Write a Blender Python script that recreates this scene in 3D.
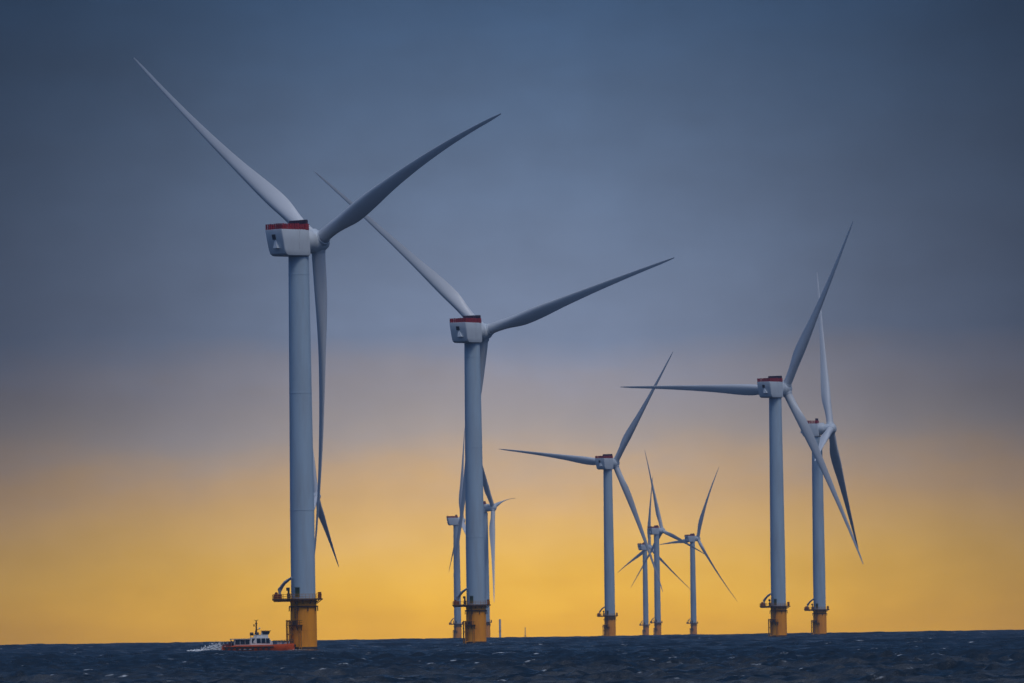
import bpy, bmesh, math, random
import numpy as np
from mathutils import Matrix, Vector

random.seed(7)
PI = math.pi
R = math.radians
EARTH = 6371000.0

scene = bpy.context.scene
for o in list(bpy.data.objects):
    bpy.data.objects.remove(o, do_unlink=True)
COL = scene.collection


def drop(x, y):
    """the earth's curve: how far the sea lies below the tangent plane at the camera"""
    return -(x * x + y * y) / (2 * EARTH)


# ------------------------------------------------------------------ camera
cam_data = bpy.data.cameras.new("camera")
cam = bpy.data.objects.new("camera", cam_data)
COL.objects.link(cam)
cam_data.sensor_width = 36.0
cam_data.lens = 7812.0 / 1024.0 * 36.0
cam_data.clip_start = 1.0
cam_data.clip_end = 60000.0
pitch = math.atan((628.7 - 341.5) / 7812.0)
roll = R(0.85)
fwd = Vector((0, math.cos(pitch), math.sin(pitch)))
right = Vector((1, 0, 0))
up = right.cross(fwd)
r2 = right * math.cos(roll) - up * math.sin(roll)
u2 = up * math.cos(roll) + right * math.sin(roll)
cam.matrix_world = Matrix((
    (r2.x, u2.x, -fwd.x, 0.0),
    (r2.y, u2.y, -fwd.y, 0.0),
    (r2.z, u2.z, -fwd.z, 4.5),
    (0, 0, 0, 1)))
scene.camera = cam

# ------------------------------------------------------------------ world
SUN_ELEV, SUN_AZ = 58.0, 146.0      # azimuth clockwise from the view direction: behind right
world = bpy.data.worlds.new("World")
scene.world = world
world.use_nodes = True
wt = world.node_tree
wt.nodes.clear()
N = wt.nodes.new


def wl(a, b):
    wt.links.new(a, b)


def wmath(op, a, b=None, c=None, clamp=False):
    n = N("ShaderNodeMath")
    n.operation = op
    n.use_clamp = clamp
    for i, v in enumerate((a, b, c)):
        if v is None:
            continue
        if isinstance(v, (int, float)):
            n.inputs[i].default_value = v
        else:
            wl(v, n.inputs[i])
    return n.outputs[0]


def srgb(r, g, b):
    def f(c):
        c /= 255.0
        return c / 12.92 if c <= 0.04045 else ((c + 0.055) / 1.055) ** 2.4
    return (f(r), f(g), f(b), 1.0)


w_out = N("ShaderNodeOutputWorld")
tc = N("ShaderNodeTexCoord")
sep = N("ShaderNodeSeparateXYZ")
wl(tc.outputs["Generated"], sep.inputs[0])
X, Y, Z = sep.outputs
az = wmath("ARCTAN2", X, Y)
# soft uneven cloud structure, stretched along the horizon
mp = N("ShaderNodeMapping")
mp.inputs["Scale"].default_value = (30, 30, 95)
wl(tc.outputs["Generated"], mp.inputs[0])
nz = N("ShaderNodeTexNoise")
nz.inputs["Scale"].default_value = 1.0
nz.inputs["Detail"].default_value = 6.0
nz.inputs["Roughness"].default_value = 0.58
wl(mp.outputs[0], nz.inputs["Vector"])
wob = wmath("MULTIPLY", wmath("SUBTRACT", nz.outputs[0], 0.5), 0.011)
zw = wmath("ADD", Z, wob)
fac = wmath("DIVIDE", wmath("ADD", zw, 0.01), 0.11, clamp=True)
ramp = N("ShaderNodeValToRGB")
ramp.color_ramp.interpolation = "B_SPLINE"
SKY = [  # (height of the direction, linear colour of the sky there)
    (-0.010, (0.8224, 0.4055, 0.0004)),
    (0.000, (0.8224, 0.4055, 0.0004)),
    (0.006, (0.8600, 0.4669, 0.0054)),
    (0.012, (0.7389, 0.4338, 0.0826)),
    (0.018, (0.5841, 0.3538, 0.1289)),
    (0.024, (0.2631, 0.2388, 0.2307)),
    (0.031, (0.1990, 0.1722, 0.1717)),
    (0.038, (0.1249, 0.1657, 0.2533)),
    (0.050, (0.0440, 0.1536, 0.4046)),
    (0.065, (0.0411, 0.1288, 0.3075)),
    (0.085, (0.0183, 0.0441, 0.0801)),
]
cr = ramp.color_ramp
while len(cr.elements) > 1:
    cr.elements.remove(cr.elements[-1])
for i, (h, c) in enumerate(SKY):
    e = cr.elements[0] if i == 0 else cr.elements.new(0.5)
    e.position = (h + 0.01) / 0.11
    e.color = (*c, 1.0)
wl(fac, ramp.inputs[0])
# a vignette painted into the sky: this part brightest, dimming outward
dz = wmath("DIVIDE", wmath("SUBTRACT", Z, 0.030), 0.070)
wide = wmath("MULTIPLY_ADD", wmath("MAXIMUM", wmath("SUBTRACT", 0.030, Z), 0.0), 0.75, 0.052)
da = wmath("DIVIDE", az, wide)
rr = wmath("ADD", wmath("MULTIPLY", dz, dz), wmath("MULTIPLY", da, da))
glow = wmath("EXPONENT", wmath("MULTIPLY", rr, -1.0))
gain = wmath("ADD", wmath("MULTIPLY", glow, 1.78), 0.30)
gain = wmath("MULTIPLY", gain, wmath("ADD", wmath("MULTIPLY", nz.outputs[0], 0.50), 0.75))
# the lower edge of the cloud bank, and fine mottling in it
edge = N("ShaderNodeMapRange")
edge.interpolation_type = "SMOOTHSTEP"
edge.inputs["From Min"].default_value = 0.0325
edge.inputs["From Max"].default_value = 0.0362
edge.inputs["To Min"].default_value = 1.04
edge.inputs["To Max"].default_value = 0.96
wl(wmath("ADD", Z, wmath("MULTIPLY", wmath("SUBTRACT", nz.outputs[0], 0.5), 0.006)), edge.inputs["Value"])
nf = N("ShaderNodeTexNoise")
nf.inputs["Scale"].default_value = 150.0
nf.inputs["Detail"].default_value = 5.0
wl(tc.outputs["Generated"], nf.inputs["Vector"])
gain = wmath("MULTIPLY", wmath("MULTIPLY", gain, edge.outputs[0]), wmath("ADD", wmath("MULTIPLY", nf.outputs[0], 0.16), 0.92))
deck = N("ShaderNodeMixRGB")
deck.blend_type = "MULTIPLY"
deck.inputs[0].default_value = 1.0
wl(ramp.outputs[0], deck.inputs[1])
comb = N("ShaderNodeCombineXYZ")
for i in range(3):
    wl(gain, comb.inputs[i])
wl(comb.outputs[0], deck.inputs[2])
# away from that quarter the overcast is an even blue grey
front = wmath("EXPONENT", wmath("MULTIPLY", wmath("MULTIPLY", az, az), -9.0))
dk2 = N("ShaderNodeMixRGB")
wl(front, dk2.inputs[0])
dk2.inputs[1].default_value = (0.014, 0.062, 0.18, 1)
wl(deck.outputs[0], dk2.inputs[2])
bg_deck = N("ShaderNodeBackground")
bg_deck.inputs["Strength"].default_value = 1.0
wl(dk2.outputs[0], bg_deck.inputs["Color"])
sky = N("ShaderNodeTexSky")
sky.sky_type = "NISHITA"
sky.sun_disc = False
sky.sun_elevation = R(SUN_ELEV)
sky.sun_rotation = R(SUN_AZ)
sky.air_density = 1.0
sky.dust_density = 1.0
bg_sky = N("ShaderNodeBackground")
bg_sky.inputs["Strength"].default_value = 0.15
wl(sky.outputs[0], bg_sky.inputs["Color"])
upm = N("ShaderNodeMapRange")
upm.interpolation_type = "SMOOTHSTEP"
upm.inputs["From Min"].default_value = 0.46
upm.inputs["From Max"].default_value = 1.05
wl(wmath("ADD", Z, wmath("MULTIPLY", wmath("SUBTRACT", 1.0, front), 0.28)), upm.inputs["Value"])
mix = N("ShaderNodeMixShader")
wl(upm.outputs[0], mix.inputs[0])
wl(bg_deck.outputs[0], mix.inputs[1])
wl(bg_sky.outputs[0], mix.inputs[2])
wl(mix.outputs[0], w_out.inputs["Surface"])

# ------------------------------------------------------------------ sun
sd = bpy.data.lights.new("sun", "SUN")
sd.energy = 0.70
sd.angle = R(14)
sd.color = (1.0, 0.96, 0.91)
sun = bpy.data.objects.new("sun", sd)
COL.objects.link(sun)
sv = Vector((math.sin(R(SUN_AZ)) * math.cos(R(SUN_ELEV)), math.cos(R(SUN_AZ)) * math.cos(R(SUN_ELEV)), math.sin(R(SUN_ELEV))))
sun.rotation_euler = (-sv).to_track_quat("-Z", "Y").to_euler()

# ------------------------------------------------------------------ exposure
vs = scene.view_settings
vs.view_transform = "Standard"
vs.look = "None"
vs.exposure = 0.0
vs.gamma = 1.0
vs.use_curve_mapping = False
scene.render.engine = "CYCLES"
scene.cycles.use_denoising = True
scene.cycles.max_bounces = 6
scene.cycles.volume_bounces = 1
scene.cycles.sample_clamp_indirect = 4.0


# ------------------------------------------------------------------ materials
def new_mat(name, base, rough=0.5, metal=0.0, spec=0.5):
    m = bpy.data.materials.new(name)
    m.use_nodes = True
    b = m.node_tree.nodes["Principled BSDF"]
    b.inputs["Base Color"].default_value = (*base, 1)
    b.inputs["Roughness"].default_value = rough
    b.inputs["Metallic"].default_value = metal
    b.inputs["Specular IOR Level"].default_value = spec
    return m


def worn(name, base, dirt, amount=0.4, scale=(0.5, 0.5, 0.12), rough=0.45, spec=0.5, lo=0.45, hi=0.75):
    """paint with streaks and stains of its own"""
    m = new_mat(name, base, rough, 0, spec)
    t = m.node_tree
    b = t.nodes["Principled BSDF"]
    tc_ = t.nodes.new("ShaderNodeTexCoord")
    mp_ = t.nodes.new("ShaderNodeMapping")
    mp_.inputs["Scale"].default_value = scale
    t.links.new(tc_.outputs["Object"], mp_.inputs[0])
    n = t.nodes.new("ShaderNodeTexNoise")
    n.inputs["Scale"].default_value = 1.0
    n.inputs["Detail"].default_value = 7.0
    n.inputs["Roughness"].default_value = 0.62
    t.links.new(mp_.outputs[0], n.inputs["Vector"])
    r = t.nodes.new("ShaderNodeMapRange")
    r.inputs["From Min"].default_value = lo
    r.inputs["From Max"].default_value = hi
    r.inputs["To Max"].default_value = amount
    t.links.new(n.outputs[0], r.inputs["Value"])
    mx = t.nodes.new("ShaderNodeMixRGB")
    mx.inputs[1].default_value = (*base, 1)
    mx.inputs[2].default_value = (*dirt, 1)
    t.links.new(r.outputs[0], mx.inputs[0])
    t.links.new(mx.outputs[0], b.inputs["Base Color"])
    rr_ = t.nodes.new("ShaderNodeMapRange")
    rr_.inputs["To Min"].default_value = rough - 0.08
    rr_.inputs["To Max"].default_value = rough + 0.16
    t.links.new(n.outputs[0], rr_.inputs["Value"])
    t.links.new(rr_.outputs[0], b.inputs["Roughness"])
    return m


M = {}
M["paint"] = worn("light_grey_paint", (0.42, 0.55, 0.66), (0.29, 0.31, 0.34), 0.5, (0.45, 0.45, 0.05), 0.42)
M["blade"] = worn("blade_gelcoat", (0.66, 0.69, 0.72), (0.45, 0.46, 0.47), 0.3, (0.5, 0.5, 0.08), 0.38)
M["nacelle"] = worn("nacelle_panel_paint", (0.60, 0.66, 0.71), (0.42, 0.43, 0.45), 0.3, (0.5, 0.5, 0.25), 0.42)
M["yellow"] = worn("yellow_foundation_paint", (0.98, 0.35, 0.002), (0.50, 0.12, 0.003), 0.45, (0.9, 0.9, 0.16), 0.5)
M["yellow_rail"] = worn("yellow_steel_paint", (0.55, 0.22, 0.015), (0.16, 0.06, 0.015), 0.7, (1.5, 1.5, 1.0), 0.5)
M["deck_steel"] = worn("dark_deck_steel", (0.085, 0.040, 0.020), (0.03, 0.02, 0.018), 0.8, (1, 1, 1), 0.7)
M["dark"] = worn("dark_machinery_paint", (0.030, 0.028, 0.032), (0.07, 0.04, 0.03), 0.5, (1, 1, 1), 0.6)
M["brown_red"] = worn("oxide_red_paint", (0.16, 0.022, 0.014), (0.06, 0.015, 0.012), 0.6, (1, 1, 1), 0.55)
M["crane"] = worn("grey_crane_paint", (0.33, 0.38, 0.43), (0.15, 0.15, 0.15), 0.5, (1, 1, 1), 0.5)
M["red_rail"] = worn("red_guard_rail_paint", (0.36, 0.008, 0.016), (0.10, 0.006, 0.014), 0.75, (1, 1, 1), 0.5)
M["cooler"] = worn("dark_radiator_paint", (0.030, 0.016, 0.040), (0.09, 0.012, 0.03), 0.6, (1.2, 1.2, 1.2), 0.5)
M["hatch"] = new_mat("dark_hatch_opening", (0.010, 0.014, 0.022), 0.5)
M["white"] = worn("white_ship_paint", (0.70, 0.70, 0.68), (0.45, 0.38, 0.3), 0.4, (0.8, 0.8, 0.5), 0.35)
M["orange_hull"] = worn("orange_red_hull_paint", (0.74, 0.095, 0.004), (0.22, 0.024, 0.006), 0.75, (0.5, 0.9, 0.9), 0.4)
M["glass"] = new_mat("dark_window_glass", (0.012, 0.022, 0.032), 0.08, 0, 0.8)
M["rubber"] = new_mat("black_fender_rubber", (0.02, 0.018, 0.018), 0.8)
M["green"] = new_mat("dark_green_door_paint", (0.06, 0.085, 0.03), 0.5)
M["steel"] = worn("galvanised_steel", (0.36, 0.38, 0.39), (0.2, 0.2, 0.2), 0.5, (0.4, 0.4, 0.4), 0.5)


# ------------------------------------------------------------------ mesh helpers
class MB:
    """collects shapes and links them as one mesh object"""

    def __init__(self):
        self.bm = bmesh.new()

    def box(self, lo, hi, mat=None):
        lo, hi = Vector(lo), Vector(hi)
        c, s = (lo + hi) / 2, hi - lo
        m = Matrix.Translation(c) @ Matrix.Diagonal((s.x, s.y, s.z, 1))
        if mat is not None:
            m = mat @ m
        bmesh.ops.create_cube(self.bm, size=1.0, matrix=m)
        return self

    def tube(self, a, b, r0, r1=None, seg=8, caps=True):
        a, b = Vector(a), Vector(b)
        d = b - a
        if r1 is None:
            r1 = r0
        q = d.to_track_quat("Z", "Y").to_matrix().to_4x4()
        bmesh.ops.create_cone(self.bm, cap_ends=caps, segments=seg, radius1=r0, radius2=r1, depth=d.length,
                              matrix=Matrix.Translation((a + b) / 2) @ q)
        return self

    def path(self, pts, r, seg=6):
        for a, b in zip(pts[:-1], pts[1:]):
            self.tube(a, b, r, r, seg)
        return self

    def lathe(self, prof, seg=48, axis=None, a0=0.0, a1=2 * PI):
        """profile of (radius, z); closed round z"""
        bm = self.bm
        full = abs(a1 - a0 - 2 * PI) < 1e-6
        n = seg if full else seg + 1
        rings = []
        for r, z in prof:
            ring = []
            if r < 1e-6:
                v = bm.verts.new((0, 0, z))
                ring = [v] * n
            else:
                for k in range(n):
                    a = a0 + (a1 - a0) * k / seg
                    ring.append(bm.verts.new((r * math.cos(a), r * math.sin(a), z)))
            rings.append(ring)
        for A, B in zip(rings[:-1], rings[1:]):
            for k in range(seg):
                q = [A[k], A[(k + 1) % n], B[(k + 1) % n], B[k]]
                u = []
                for v in q:
                    if v not in u:
                        u.append(v)
                if len(u) >= 3:
                    try:
                        bm.faces.new(u)
                    except ValueError:
                        pass
        if axis is not None:
            vs_ = {v for ring in rings for v in ring}
            for v in vs_:
                v.co = axis @ v.co
        return self

    def loft(self, sections, cap=True):
        bm = self.bm
        rings = [[bm.verts.new(p) for p in s] for s in sections]
        n = len(rings[0])
        for A, B in zip(rings[:-1], rings[1:]):
            for k in range(n):
                bm.faces.new((A[k], A[(k + 1) % n], B[(k + 1) % n], B[k]))
        if cap:
            bm.faces.new(list(reversed(rings[0])))
            bm.faces.new(rings[-1])
        return self

    def mesh(self, name, material, smooth=None, bevel=0.0):
        bm = self.bm
        if bevel:
            bmesh.ops.bevel(bm, geom=list(bm.edges), offset=bevel, segments=2, affect="EDGES", clamp_overlap=True)
        bmesh.ops.recalc_face_normals(bm, faces=list(bm.faces))
        me = bpy.data.meshes.new(name)
        bm.to_mesh(me)
        bm.free()
        me.materials.append(material)
        if smooth is not None:
            me.polygons.foreach_set("use_smooth", [True] * len(me.polygons))
            me.set_sharp_from_angle(angle=R(smooth))
        return me

    def build(self, name, material, parent=None, smooth=None, bevel=0.0):
        return link(name, self.mesh(name, material, smooth, bevel), parent)


def link(name, me, parent=None):
    o = bpy.data.objects.new(name, me)
    COL.objects.link(o)
    if parent is not None:
        o.parent = parent
    return o


def empty(name, loc, rz=0.0):
    o = bpy.data.objects.new(name, None)
    o.empty_display_size = 1.0
    COL.objects.link(o)
    o.location = loc
    o.rotation_euler = (0, 0, rz)
    return o


def tag(o, label=None, cat=None, group=None, kind=None):
    if label:
        o["label"] = label
    if cat:
        o["category"] = cat
    if group:
        o["group"] = group
    if kind:
        o["kind"] = kind
    return o


# ------------------------------------------------------------------ the sea: one curved sheet with real waves
def build_sea():
    rng = np.random.default_rng(11)
    fine = np.radians(np.linspace(-8.5, 8.5, 960))
    coarse = np.radians(np.concatenate([np.linspace(9, 14, 10), np.linspace(15, 345, 80), np.linspace(347, 351, 9)]))
    azs = np.concatenate([fine, coarse])
    rad = [2.0, 8, 20, 40, 70, 100, 140, 180, 220, 260, 300, 340, 380, 420, 450, 475, 495]
    r = 505.0
    while r < 10600:
        rad.append(r)
        r += max(0.55, r * 0.00105) if r < 7600 else 60
    rad = np.array(rad)
    na, nr = len(azs), len(rad)
    A, Rr = np.meshgrid(azs, rad)
    Xg, Yg = Rr * np.sin(A), Rr * np.cos(A)
    Zg = np.zeros_like(Xg)
    slope = np.zeros_like(Xg)
    SX, SY = np.zeros_like(Xg), np.zeros_like(Xg)
    wind = R(205)        # the waves run towards the camera's left
    step = np.maximum(0.55, Rr * 0.00105)
    lat = np.maximum(Rr * R(17.0 / 960), 0.0)
    comps = []
    for lam, amp, n, spread in ((30, 0.15, 7, 22), (13, 0.060, 10, 34), (6.5, 0.036, 16, 46), (3.6, 0.043, 24, 56), (2.0, 0.030, 26, 66)):
        for _ in range(n):
            l = lam * math.exp(rng.normal(0, 0.22))
            comps.append((l, amp * rng.uniform(0.6, 1.3), wind + R(rng.normal(0, spread)), rng.uniform(0, 2 * PI)))
    for l, a, th, ph in comps:
        k = 2 * PI / l
        kx, ky = k * math.sin(th), k * math.cos(th)
        p = kx * Xg + ky * Yg + ph
        fade = np.clip((l / 2.2 - step) / (l / 2.2) * 1.8, 0, 1) * np.clip((l / 1.2 - lat) / l * 3, 0, 1)
        if l > 20:      # the swell runs higher out in deep water
            fade = fade * np.clip((Rr - 700) / 3200, 0.22, 1)
        s, c = np.sin(p), np.cos(p)
        Zg += a * fade * (s + 0.18 * (1 - 2 * c * c))
        slope += a * k * fade * c
        SX -= 0.75 * a * fade * c * math.sin(th) * -1
        SY -= 0.75 * a * fade * c * math.cos(th) * -1
    # groups of higher and lower waves
    for l, ph in ((160, 0.3), (260, 1.9), (95, 4.0)):
        th = rng.uniform(0, 2 * PI)
        Zg *= 1 + 0.22 * np.sin(2 * PI / l * (Xg * math.sin(th) + Yg * math.cos(th)) + ph)
    inside = np.zeros(na)
    inside[:len(fine)] = np.clip((np.radians(8.5) - np.abs(fine)) / np.radians(0.6), 0, 1)
    near = np.clip((rad - 400) / 105, 0, 1)
    far = np.clip((8200 - rad) / 600, 0, 1)
    w = inside[None, :] * (near * far)[:, None]
    Zg = Zg * w
    foam = np.clip(Zg / 0.42, 0, 1) * w
    for bx, by in ((-54.4, 2001.5), (-13.4, 2620.5), (110.7, 3295.2), (154.4, 3974.4)):     # wash round the bases
        d_ = np.hypot((Xg - bx) * 0.8, (Yg - by) * 0.6)
        foam = np.maximum(foam, 1.0 + 0.9 * np.clip(1.45 - d_ / 5.0, 0, 1)) * (d_ < 7.3) + foam * (d_ >= 7.3)
    wx, wy = Xg + 83.0, Yg - 1995.0                                        # the boat's churned trail
    d_ = np.hypot(wx / 9.0, wy / 6.0)
    foam = np.where(d_ < 1, np.maximum(foam, 1.0 + 0.8 * (1 - d_)), foam)
    Xo, Yo = Xg + SX * w, Yg + SY * w
    Zo = Zg - (Xg ** 2 + Yg ** 2) / (2 * EARTH)
    co = np.stack([Xo, Yo, Zo], -1).reshape(-1, 3)
    idx = np.arange(na * nr).reshape(nr, na)
    nxt = np.roll(idx, -1, axis=1)
    # azimuth runs clockwise: this order faces up
    quads = np.stack([idx[:-1], idx[1:], nxt[1:], nxt[:-1]], -1).reshape(-1, 4)
    order = np.argsort(np.concatenate([fine, coarse]))
    quads = quads[:, ::1]
    me = bpy.data.meshes.new("sea")
    nv, nq = len(co), len(quads)
    # close the small hole under the camera
    me.vertices.add(nv)
    me.vertices.foreach_set("co", co.astype(np.float32).ravel())
    loops = np.concatenate([quads.ravel(), idx[0][::1]])
    me.loops.add(len(loops))
    me.loops.foreach_set("vertex_index", loops.astype(np.int32))
    me.polygons.add(nq + 1)
    starts = np.concatenate([np.arange(nq) * 4, [nq * 4]])
    me.polygons.foreach_set("loop_start", starts.astype(np.int32))
    me.polygons.foreach_set("use_smooth", np.ones(nq + 1, dtype=bool))
    at = me.attributes.new("crest", "FLOAT", "POINT")
    at.data.foreach_set("value", foam.astype(np.float32).ravel())
    me.update(calc_edges=True)
    me.validate()
    m = bpy.data.materials.new("sea_water")
    m.use_nodes = True
    t = m.node_tree
    b = t.nodes["Principled BSDF"]
    L = t.links.new
    b.inputs["Base Color"].default_value = (0.003, 0.009, 0.015, 1)
    b.inputs["Roughness"].default_value = 0.28
    b.inputs["IOR"].default_value = 1.333
    geo = t.nodes.new("ShaderNodeNewGeometry")
    mp1 = t.nodes.new("ShaderNodeMapping")
    mp1.inputs["Scale"].default_value = (0.9, 0.55, 0.9)
    L(geo.outputs["Position"], mp1.inputs[0])
    n1 = t.nodes.new("ShaderNodeTexNoise")
    n1.inputs["Scale"].default_value = 1.3
    n1.inputs["Detail"].default_value = 6
    n1.inputs["Roughness"].default_value = 0.6
    L(mp1.outputs[0], n1.inputs["Vector"])
    bp = t.nodes.new("ShaderNodeBump")
    bp.inputs["Strength"].default_value = 1.0
    bp.inputs["Distance"].default_value = 0.55
    L(n1.outputs[0], bp.inputs["Height"])
    L(bp.outputs[0], b.inputs["Normal"])
    # sky sheen painted into near water colour in streaks, and patches of wind ripple
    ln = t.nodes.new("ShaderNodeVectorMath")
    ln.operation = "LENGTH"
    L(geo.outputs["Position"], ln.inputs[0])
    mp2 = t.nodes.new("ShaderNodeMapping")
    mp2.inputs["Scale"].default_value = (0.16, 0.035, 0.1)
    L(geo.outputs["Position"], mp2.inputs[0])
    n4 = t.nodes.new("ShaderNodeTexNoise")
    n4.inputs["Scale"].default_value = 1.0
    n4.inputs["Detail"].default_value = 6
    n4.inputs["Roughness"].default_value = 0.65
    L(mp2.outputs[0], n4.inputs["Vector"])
    near_sheen = t.nodes.new("ShaderNodeMapRange")
    near_sheen.interpolation_type = "SMOOTHSTEP"
    near_sheen.inputs["From Min"].default_value = 1250
    near_sheen.inputs["From Max"].default_value = 560
    L(ln.outputs["Value"], near_sheen.inputs["Value"])
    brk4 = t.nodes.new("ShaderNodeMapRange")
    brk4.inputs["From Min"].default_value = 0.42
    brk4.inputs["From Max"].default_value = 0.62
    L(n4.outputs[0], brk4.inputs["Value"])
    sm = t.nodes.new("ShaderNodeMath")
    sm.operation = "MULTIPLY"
    L(near_sheen.outputs[0], sm.inputs[0])
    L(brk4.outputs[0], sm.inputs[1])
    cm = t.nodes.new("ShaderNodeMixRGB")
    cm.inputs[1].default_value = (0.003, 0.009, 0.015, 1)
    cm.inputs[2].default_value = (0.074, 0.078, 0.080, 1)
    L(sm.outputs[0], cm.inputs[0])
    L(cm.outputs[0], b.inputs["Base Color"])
    rgh = t.nodes.new("ShaderNodeMapRange")
    rgh.inputs["From Min"].default_value = 0.35
    rgh.inputs["From Max"].default_value = 0.65
    rgh.inputs["To Min"].default_value = 0.08
    rgh.inputs["To Max"].default_value = 0.30
    L(n4.outputs[0], rgh.inputs["Value"])
    L(rgh.outputs[0], b.inputs["Roughness"])
    # whitecaps on the highest crests
    atn = t.nodes.new("ShaderNodeAttribute")
    atn.attribute_name = "crest"
    n2 = t.nodes.new("ShaderNodeTexNoise")
    n2.inputs["Scale"].default_value = 0.24
    n2.inputs["Detail"].default_value = 3
    L(geo.outputs["Position"], n2.inputs["Vector"])
    n3 = t.nodes.new("ShaderNodeTexNoise")
    n3.inputs["Scale"].default_value = 1.4
    n3.inputs["Detail"].default_value = 5
    L(geo.outputs["Position"], n3.inputs["Vector"])

    def mth(op, a, c, clamp=False):
        n = t.nodes.new("ShaderNodeMath")
        n.operation = op
        n.use_clamp = clamp
        for i, v in enumerate((a, c)):
            if isinstance(v, (int, float)):
                n.inputs[i].default_value = v
            else:
                L(v, n.inputs[i])
        return n.outputs[0]
    sel = mth("MULTIPLY", mth("SUBTRACT", n2.outputs[0], 0.635), 9.0, True)
    brk = mth("MULTIPLY", mth("SUBTRACT", n3.outputs[0], 0.46), 6.0, True)
    cap_ = mth("MULTIPLY", mth("SUBTRACT", atn.outputs["Fac"], 0.62), 4.0, True)
    fm = mth("MULTIPLY", mth("MULTIPLY", sel, brk), cap_, True)
    churn = mth("MULTIPLY", mth("SUBTRACT", atn.outputs["Fac"], 1.0), 1.6, True)
    fm = mth("MAXIMUM", fm, mth("MULTIPLY", churn, brk))
    foamb = t.nodes.new("ShaderNodeBsdfDiffuse")
    foamb.inputs["Color"].default_value = (0.72, 0.76, 0.78, 1)
    mx = t.nodes.new("ShaderNodeMixShader")
    L(fm, mx.inputs[0])
    L(b.outputs[0], mx.inputs[1])
    L(foamb.outputs[0], mx.inputs[2])
    L(mx.outputs[0], t.nodes["Material Output"].inputs["Surface"])
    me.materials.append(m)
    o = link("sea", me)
    tag(o, kind="structure")
    return o


build_sea()


# ------------------------------------------------------------------ the haze of the air over the sea
def build_haze():
    m = bpy.data.materials.new("sea_haze")
    m.use_nodes = True
    t = m.node_tree
    t.nodes.clear()
    out = t.nodes.new("ShaderNodeOutputMaterial")
    v = t.nodes.new("ShaderNodeVolumePrincipled")
    v.inputs["Color"].default_value = (0.64, 0.69, 0.80, 1)
    v.inputs["Density"].default_value = 0.000065
    v.inputs["Anisotropy"].default_value = 0.5
    t.links.new(v.outputs[0], out.inputs["Volume"])
    mb = MB()
    mb.box((-11300, -11300, -12.0), (11300, 11300, 200.0))
    o = mb.build("haze", m)
    tag(o, kind="stuff")
    tag(o, "thin pale haze over the sea, fading the far turbines", "haze")


build_haze()

# ------------------------------------------------------------------ wind turbines
HUB_Z = 105.0
OVER = 7.0
TOWER_TOP = 100.9
TP_TOP = 12.2


def airfoil(n=18):
    """closed outline, chord 0..1 from the nose, thickness 1 for scaling"""
    pts = []
    for k in range(n):
        a = 2 * PI * k / n
        x = 0.5 * (1 - math.cos(a))
        yt = 5 * (0.2969 * math.sqrt(max(x, 0)) - 0.126 * x - 0.3516 * x ** 2 + 0.2843 * x ** 3 - 0.1036 * x ** 4)
        y = yt if a <= PI else -yt
        pts.append((x, y + (0.12 * x * (1 - x))))
    return pts


def interp(x, tab):
    for (a, va), (b, vb) in zip(tab[:-1], tab[1:]):
        if x <= b:
            t = (x - a) / (b - a)
            t = t * t * (3 - 2 * t) if False else t
            return va + (vb - va) * t
    return tab[-1][1]


def smooth_tab(tab, x, w=0.03):
    return sum(interp(min(1, max(0, x + d)), tab) for d in (-w, -w / 2, 0, w / 2, w)) / 5


CHORD = [(0, 3.5), (0.05, 3.55), (0.12, 4.25), (0.20, 4.85), (0.28, 4.5), (0.40, 3.4), (0.55, 2.45), (0.70, 1.72), (0.85, 1.12), (0.95, 0.8), (1.0, 0.28)]
THICK = [(0, 1.0), (0.05, 0.98), (0.12, 0.80), (0.20, 0.58), (0.30, 0.44), (0.45, 0.33), (0.7, 0.24), (1.0, 0.16)]
TWIST = [(0, 14), (0.2, 12), (0.4, 6), (0.6, 3), (0.8, 1), (1.0, -1)]
_blades = {}


def blade_mesh(beta, inplane, outplane, tip_out, length, tip_in=0.0):
    """span along +Z, rotor axis along +X, -Y is clockwise seen from behind"""
    key = (beta, inplane, outplane, tip_out, length, tip_in)
    if key in _blades:
        return _blades[key]
    af = airfoil(20)
    n = len(af)
    secs = []
    for s in [i / 56 for i in range(57)]:
        s = 1 - (1 - s) ** 1.0
        r = 1.9 + (length - 1.9) * s
        q = r / length
        c = smooth_tab(CHORD, s) if s < 0.97 else interp(s, CHORD)
        th = smooth_tab(THICK, s)
        wround = max(0.0, min(1.0, 1 - (s - 0.03) / 0.15))
        wround = wround * wround * (3 - 2 * wround)
        b = R(beta + smooth_tab(TWIST, s))
        le = Vector((math.sin(b), -math.cos(b), 0))
        nn = Vector((-math.cos(b), -math.sin(b), 0))
        off = Vector((4 * outplane * q * (1 - q) + tip_out * q * q, -4 * inplane * q * (1 - q) - tip_in * q * q, 0))
        ring = []
        for k, (x, y) in enumerate(af):
            a = 2 * PI * k / n
            px, py = (0.32 - x) * c, y * c * th
            cx, cy = math.cos(a) * 0.5 * 3.5, math.sin(a) * 0.5 * 3.5
            px = px * (1 - wround) + cx * wround
            py = py * (1 - wround) + cy * wround
            ring.append(off + le * px + nn * py + Vector((0, 0, r)))
        secs.append(ring)
    mb = MB()
    mb.loft(secs)
    _blades[key] = mb.mesh("blade", M["blade"], 50)
    return _blades[key]


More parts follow.
